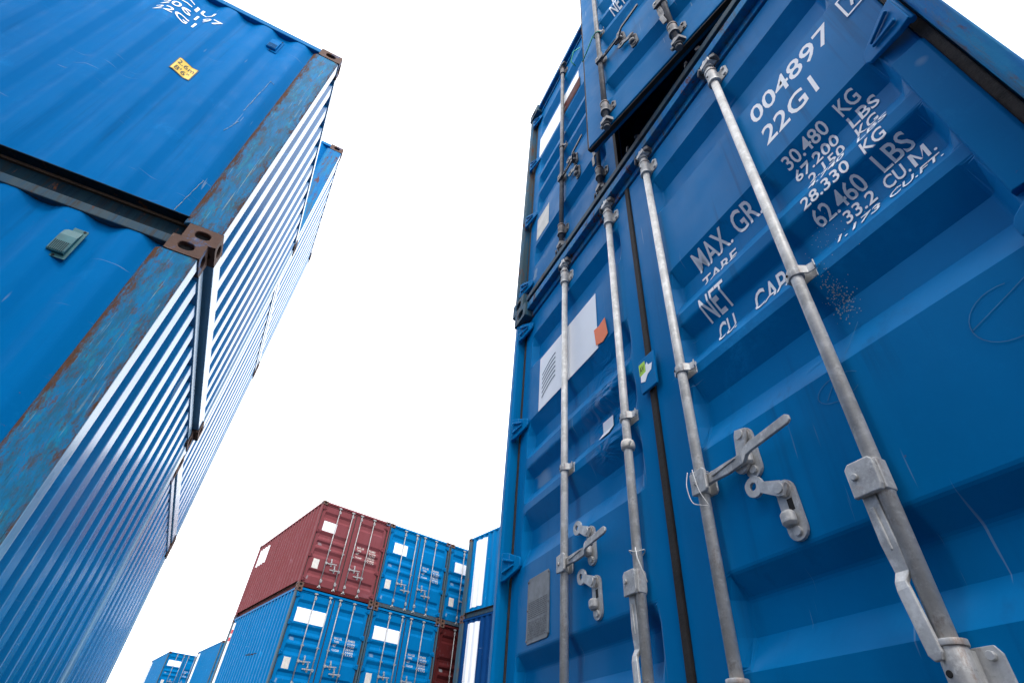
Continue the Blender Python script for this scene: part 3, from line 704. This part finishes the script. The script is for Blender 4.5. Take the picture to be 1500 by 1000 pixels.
sheet('placard', 'R2', [('#', P(-2.28), 1.70*zs2, .70, .33)], ('placard',), d2l, zs2, cuts=False)
sheet('placard_band', 'R2', [('#', P(-1.86), 1.70*zs2, .30, .17)], ('maroon',), d2l, zs2, cuts=False, off=.006)
sheet('notice_sticker', 'R2', [('#', P(-2.24), .60*zs2, .19, .25)], ('cream',), d2l, zs2, cuts=False)
part('hinge_cord', 0, lambda bm: (tube(bm, [(.012,DF-.03,1.30*zs2),(-.02,DF-.06,1.26*zs2),(-.06,DF-.05,1.2*zs2),(-.05,DF-.02,1.16*zs2)], .004, 6), tube(bm, [(RODX[2]+.026*math.cos(t), RY+.026*math.sin(t), 1.30+.02*math.sin(t)) for t in [i*.55 for i in range(12)]], .003, 6), tube(bm, [(RODX[2]-.02,RY-.02,1.30),(.06,DF-.02,1.27),(.01,DF-.01,1.24)], .004, 6)), ('green',), d2r)
# ------------------------------------------------------------------ near left stack
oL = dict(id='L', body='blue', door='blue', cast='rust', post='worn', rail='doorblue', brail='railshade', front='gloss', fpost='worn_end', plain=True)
lx, ly = corner_root(-2.46, -.862, TL)
oL1 = dict(oL, id='L1', rail='grime')
l1, _, _ = make_container('shipping_container', 'blue container at lower left with teal side vent, under the one with yellow sticker', 'container', None, (lx, ly, ZL1), TL, oL1)
lx, ly = corner_root(-2.470, -.827, TL)
l2, _, _ = make_container('shipping_container', 'blue container at top left with a yellow 2.6m height sticker on its long side', 'container', None, (lx, ly, ZL2), TL, oL)
XS = W/2-.012
def sdep(y):
    if y < y0_: return 0
    t = (y-y0_) % .278
    if y > 5.85: return .036
    return .036*(t/.068) if t < .068 else (.036 if t < .138 else (.036*(.206-t)/.068 if t < .206 else 0))
sbreaks = [y0_+k*.278+d for k in range(21) for d in (0, .068, .138, .206)]
def on_side(y_end, off=.0035, sx=1): return lambda a, b: Vector((sx*(XS-sdep(a)+off), a, b))
def yl(y): return L-(-.83-y)          # world y -> local y on the long side
def side_text(name, key, rows, mat, parent, off=.0035, bold=.006): return part(name, key, lettering(rows, on_side(0, off), sbreaks, 0, bold), (mat,), parent)
dz = CAMZ-ZL2
side_text('side_lettering', 'L2', [('CIU', yl(-2.03), 4.490+dz, .26, .070), ('206197', yl(-2.10), 4.378+dz, .42, .072), ('22G1', yl(-2.10), 4.266+dz, .28, .072)], 'white', l2)
side_text('height_sticker', 'L2', [('#', yl(-1.700), 3.622+dz, .128, .160)], 'yellow', l2)
side_text('height_sticker_print', 'L2', [('2.6m', yl(-1.688), 3.712+dz, .104, .046), ('8\'6"', yl(-1.680), 3.642+dz, .085, .046)]+frame_rows(yl(-1.700), yl(-1.572), 3.622+dz, 3.782+dz, .005), 'black', l2, off=.0050)
dz1 = CAMZ-ZL1
side_text('lettering_frame', 'L1', frame_rows(yl(-1.73), yl(-1.585), 1.70+dz1, 1.815+dz1, .008), 'white', l1)
def vent(bm):
    # pressed ventilator cover, origin at centre on panel, facing +x
    prism(bm, [(-.047,-.105),(.047,-.105),(.050,-.10),(.050,.10),(.047,.105),(-.047,.105),(-.05,.10),(-.05,-.10)], lambda a,b: (.0,a,b), lambda a,b: (.006,a,b))
    pr = [(.006,-.082),(.006,.082),(.012,.076),(.022,.03),(.025,-.07),(.021,-.082)]
    prism(bm, pr, lambda a,b: (a,-.037,b), lambda a,b: (a,.037,b))
    for k in range(9):
        box(bm, .021, .0268, -.034+.0077*k, -.0305+.0077*k, -.078, -.012, 0)
        box(bm, .0195, .0255, -.0303+.0077*k, -.0265+.0077*k, -.076, -.014, 1) if k < 8 else None
    for y, z in ((-.036,.095),(.036,.095),(0,-.096)): tube(bm, [(.006,y,z),(.0085,y,z)], .007, 8, 1)
def put_vent(parent, y, z, mat):
    part('vent', mat, vent, (mat, 'dark'), parent, .0015, loc=(XS-sdep(y)+.001, y, z))
put_vent(l2, yl(-1.325), 4.56+dz, 'blue'); put_vent(l1, yl(-1.37), 1.93+dz1, 'teal')
def scr(pts, r=.0016):
    def fn(bm):
        rnd = random.Random(len(pts)); q = []
        for (a, b), (c, d) in zip(pts, pts[1:]):
            for k in range(8): t = k/8; q.append((a+(c-a)*t+rnd.gauss(0, .0012), b+(d-b)*t))
        q = [on_side(0, .0016)(a, b) for a, b in q]; tube(bm, q, [r*rnd.uniform(.2, 1.3) for _ in q], 5, caps=False)
    return fn
for i, p in enumerate(([(yl(-1.16),4.0+dz),(yl(-1.165),3.8+dz),(yl(-1.17),3.62+dz),(yl(-1.172),3.5+dz)], [(yl(-1.155),3.38+dz),(yl(-1.175),3.28+dz),(yl(-1.19),3.22+dz)], [(yl(-1.10),2.72+dz),(yl(-1.115),2.5+dz),(yl(-1.12),2.38+dz)], [(yl(-1.13),3.98+dz),(yl(-1.16),4.0+dz)])):
    part('paint_scratch', i, scr(p), ('scratch',), l2)
# ---- second stack of the left row, three high
oC = dict(oL, id='C', post='worn_light', cast='rust')
cl = ['blue container at the bottom of the three-high stack behind the near left pair', 'blue container in the middle of the three-high stack behind the near left pair', 'topmost blue container of the three-high stack behind the near left pair']
for i in range(3):
    cx_, cy_ = corner_root(-4.98+(.0 if i else .02), -.965, TC)
    make_container('shipping_container', cl[i], 'container', None, (cx_, cy_, ZC[i]), TC, oC)
# ------------------------------------------------------------------ far block
BX, BY, BZ, BT = -17.405, .946, CAMZ+4.403, 1.816
cB, sB = math.cos(BT), math.sin(BT)
def bpos(u, v, z): return (BX+u*cB-v*sB, BY+u*sB+v*cB, z)
def far(u, v, tier, label, o, group='containers in the far block'):
    z = BZ+(tier-2)*H
    a = make_container('shipping_container', label, 'container', group, bpos(u+W/2, v, z), BT, o)
    return a
M['rod_far'] = galv('far_rods', (.36, .36, .36, 1), (.22, .22, .22, 1), .3)
oB = dict(id='B', body='doorblue', door='doorblue', cast='rust', post='castblue', rpost='castblue', rail='doorblue', sill='grime', head='doorblue', gear='rod_far', rodmat='rod_far', handles='far', keep='galv', brail='grime', fpost='castblue')
oRed = dict(oB, id='red', body='red', door='red', post='red', rpost='red', rail='red', head='red', sill='maroon', brail='maroon')
oMar = dict(oB, id='mar', body='maroon', door='maroon', post='maroon', rpost='maroon', rail='maroon', head='maroon', sill='maroon')
oShade = dict(oB, id='navy', body='navy', rail='navy')
def dress_far(t, pl, plate_mat='cream', words=True, c=0):
    root, a, b = t
    sheet('placard', ('far',)+pl, [('#', pl[0], pl[1], pl[2], pl[3])], ('placard',), a)
    sheet('notice_sticker', 'far', [('#', -.98, .58, .19, .27)], (plate_mat,), a, cuts=False)
    if words:
        for q in (('MAX GR', .29, 1.50, .24, .06), ('TARE', .29, 1.41, .15, .055), ('NET', .29, 1.31, .10, .06), ('CU.CAP', .29, 1.20, .22, .06), ('30480', .70, 1.50, .24, .06),
                  ('67200', .71, 1.42, .24, .05), ('2150', .72, 1.35, .22, .05), ('28330', .70, 1.28, .25, .05), ('62460', .71, 1.21, .24, .05), ('1173', .72, 1.14, .22, .05)):
            sheet('door_lettering', 'far'+q[0], [q], ('cream',), b, bold=.01)
def strip_side(root, y0, y1, red=True):
    part('side_stripe', (y0, y1), lettering([('#', y0, .28, y1-y0, H-.45)], on_side(0, .0035, -1), sbreaks, 0), ('placard',), root)
    if red:
        part('side_mark', (y0, y1), lettering([('#', y0+.08, H-.50, (y1-y0)*.5, .12), ('#', y0+.08, H-.62, (y1-y0)*.2, .12), ('#', y0+.08, H-.74, (y1-y0)*.5, .12)], on_side(0, .0055, -1), sbreaks, 0), ('redprint',), root)
t = far(0, 0, 2, 'oxide red container on top of the far block, leftmost of its upper row', oRed)
dress_far(t, (-1.00, 1.70, .44, .30))
part('side_placard', 'red', lettering([('#', 4.75, 1.72, .95, .62)], on_side(0, .0035, -1), sbreaks, 0), ('placard',), t[0])
side_text_n = part('side_placard_print', 'red', lettering([('#', 4.85, 1.80+k*.09, .75, .03) for k in range(5)], on_side(0, .0055, -1), sbreaks, 0), ('cream',), t[0])
t = far(W+.02, 0, 2, 'blue container with a square white placard, right of the red one on the far block', oB); dress_far(t, (-.92, 1.70, .50, .34))
t = far(2*W+.04, 0, 2, 'blue container half hidden in the far block, upper row, third from the left', oB); dress_far(t, (-.92, 1.70, .50, .34))
t = far(0, .0, 1, 'blue container directly under the red one, wide white placard on its door', oB); dress_far(t, (-1.02, 1.72, .90, .36)); strip_side(t[0], 5.48, 5.86)
side_text2 = part('side_scrape', 'B', lettering([('#', 2.2, 1.1, .5, .02), ('#', 2.6, 1.13, .5, .025), ('#', 1.9, 1.08, .5, .02)], on_side(0, .0035, -1), sbreaks, 0), ('dark',), t[0])
t = far(W+.02, 0, 1, 'blue lower-row container in far block, between the corner blue one and the maroon one', oB); dress_far(t, (-1.02, 1.72, .90, .36))
t = far(2*W+.04, 0, 1, 'dark maroon container in the lower row of the far block, mostly hidden', oMar); dress_far(t, (-.2, 1.9, .06, .1), words=False)
# row nearer the camera, long sides showing past the right stack
t = far(5.10, -6.9, 2, 'blue side-on container with tall white stripe, just left of the near right stack', oB); strip_side(t[0], 4.95, 5.62, False)
t = far(5.10, -6.9, 1, 'navy container with tall white stripe, under the blue side-on one', oShade); strip_side(t[0], 4.95, 5.62, False)
# farthest pair at the lower left
t = far(2.86, 34.0, 2, 'smallest distant blue container, at bottom left, white placard on its door end', oB); dress_far(t, (-1.02, 1.72, .90, .36)); strip_side(t[0], 5.55, 5.85, False)
t = far(4.38, 26.0, 2, 'distant blue container showing only its long side, just left of the far block', oB); strip_side(t[0], 5.35, 5.75)
# support tiers, out of the picture
oP = dict(oB, id='P', plain=True)
for u, v, tiers in ((0,0,(0,)), (W+.02,0,(0,)), (2*W+.04,0,(0,)), (5.10,-6.9,(0,)), (2.86,34,(0,1)), (4.38,26,(0,1))):
    for ti in tiers:
        far(u, v, ti, 'plain blue container in a bottom tier of the distant blocks', oP, 'bottom tier containers')
for z in (.03, .03+H):  # added stack out of view, there to shade the near doors and darken their reflections
    make_container('shipping_container', 'plain blue container behind the viewpoint, across from the near right stack', 'container', 'containers behind the viewpoint', (-.75+L, -2.1-W/2, z), R(90), dict(oL, id='L', body='navy'))
for k in list(bpy.data.objects):
    if k.type == 'MESH' and k.parent is None and 'kind' not in k: print('TOP', k.name)
print('objects', len(bpy.data.objects))
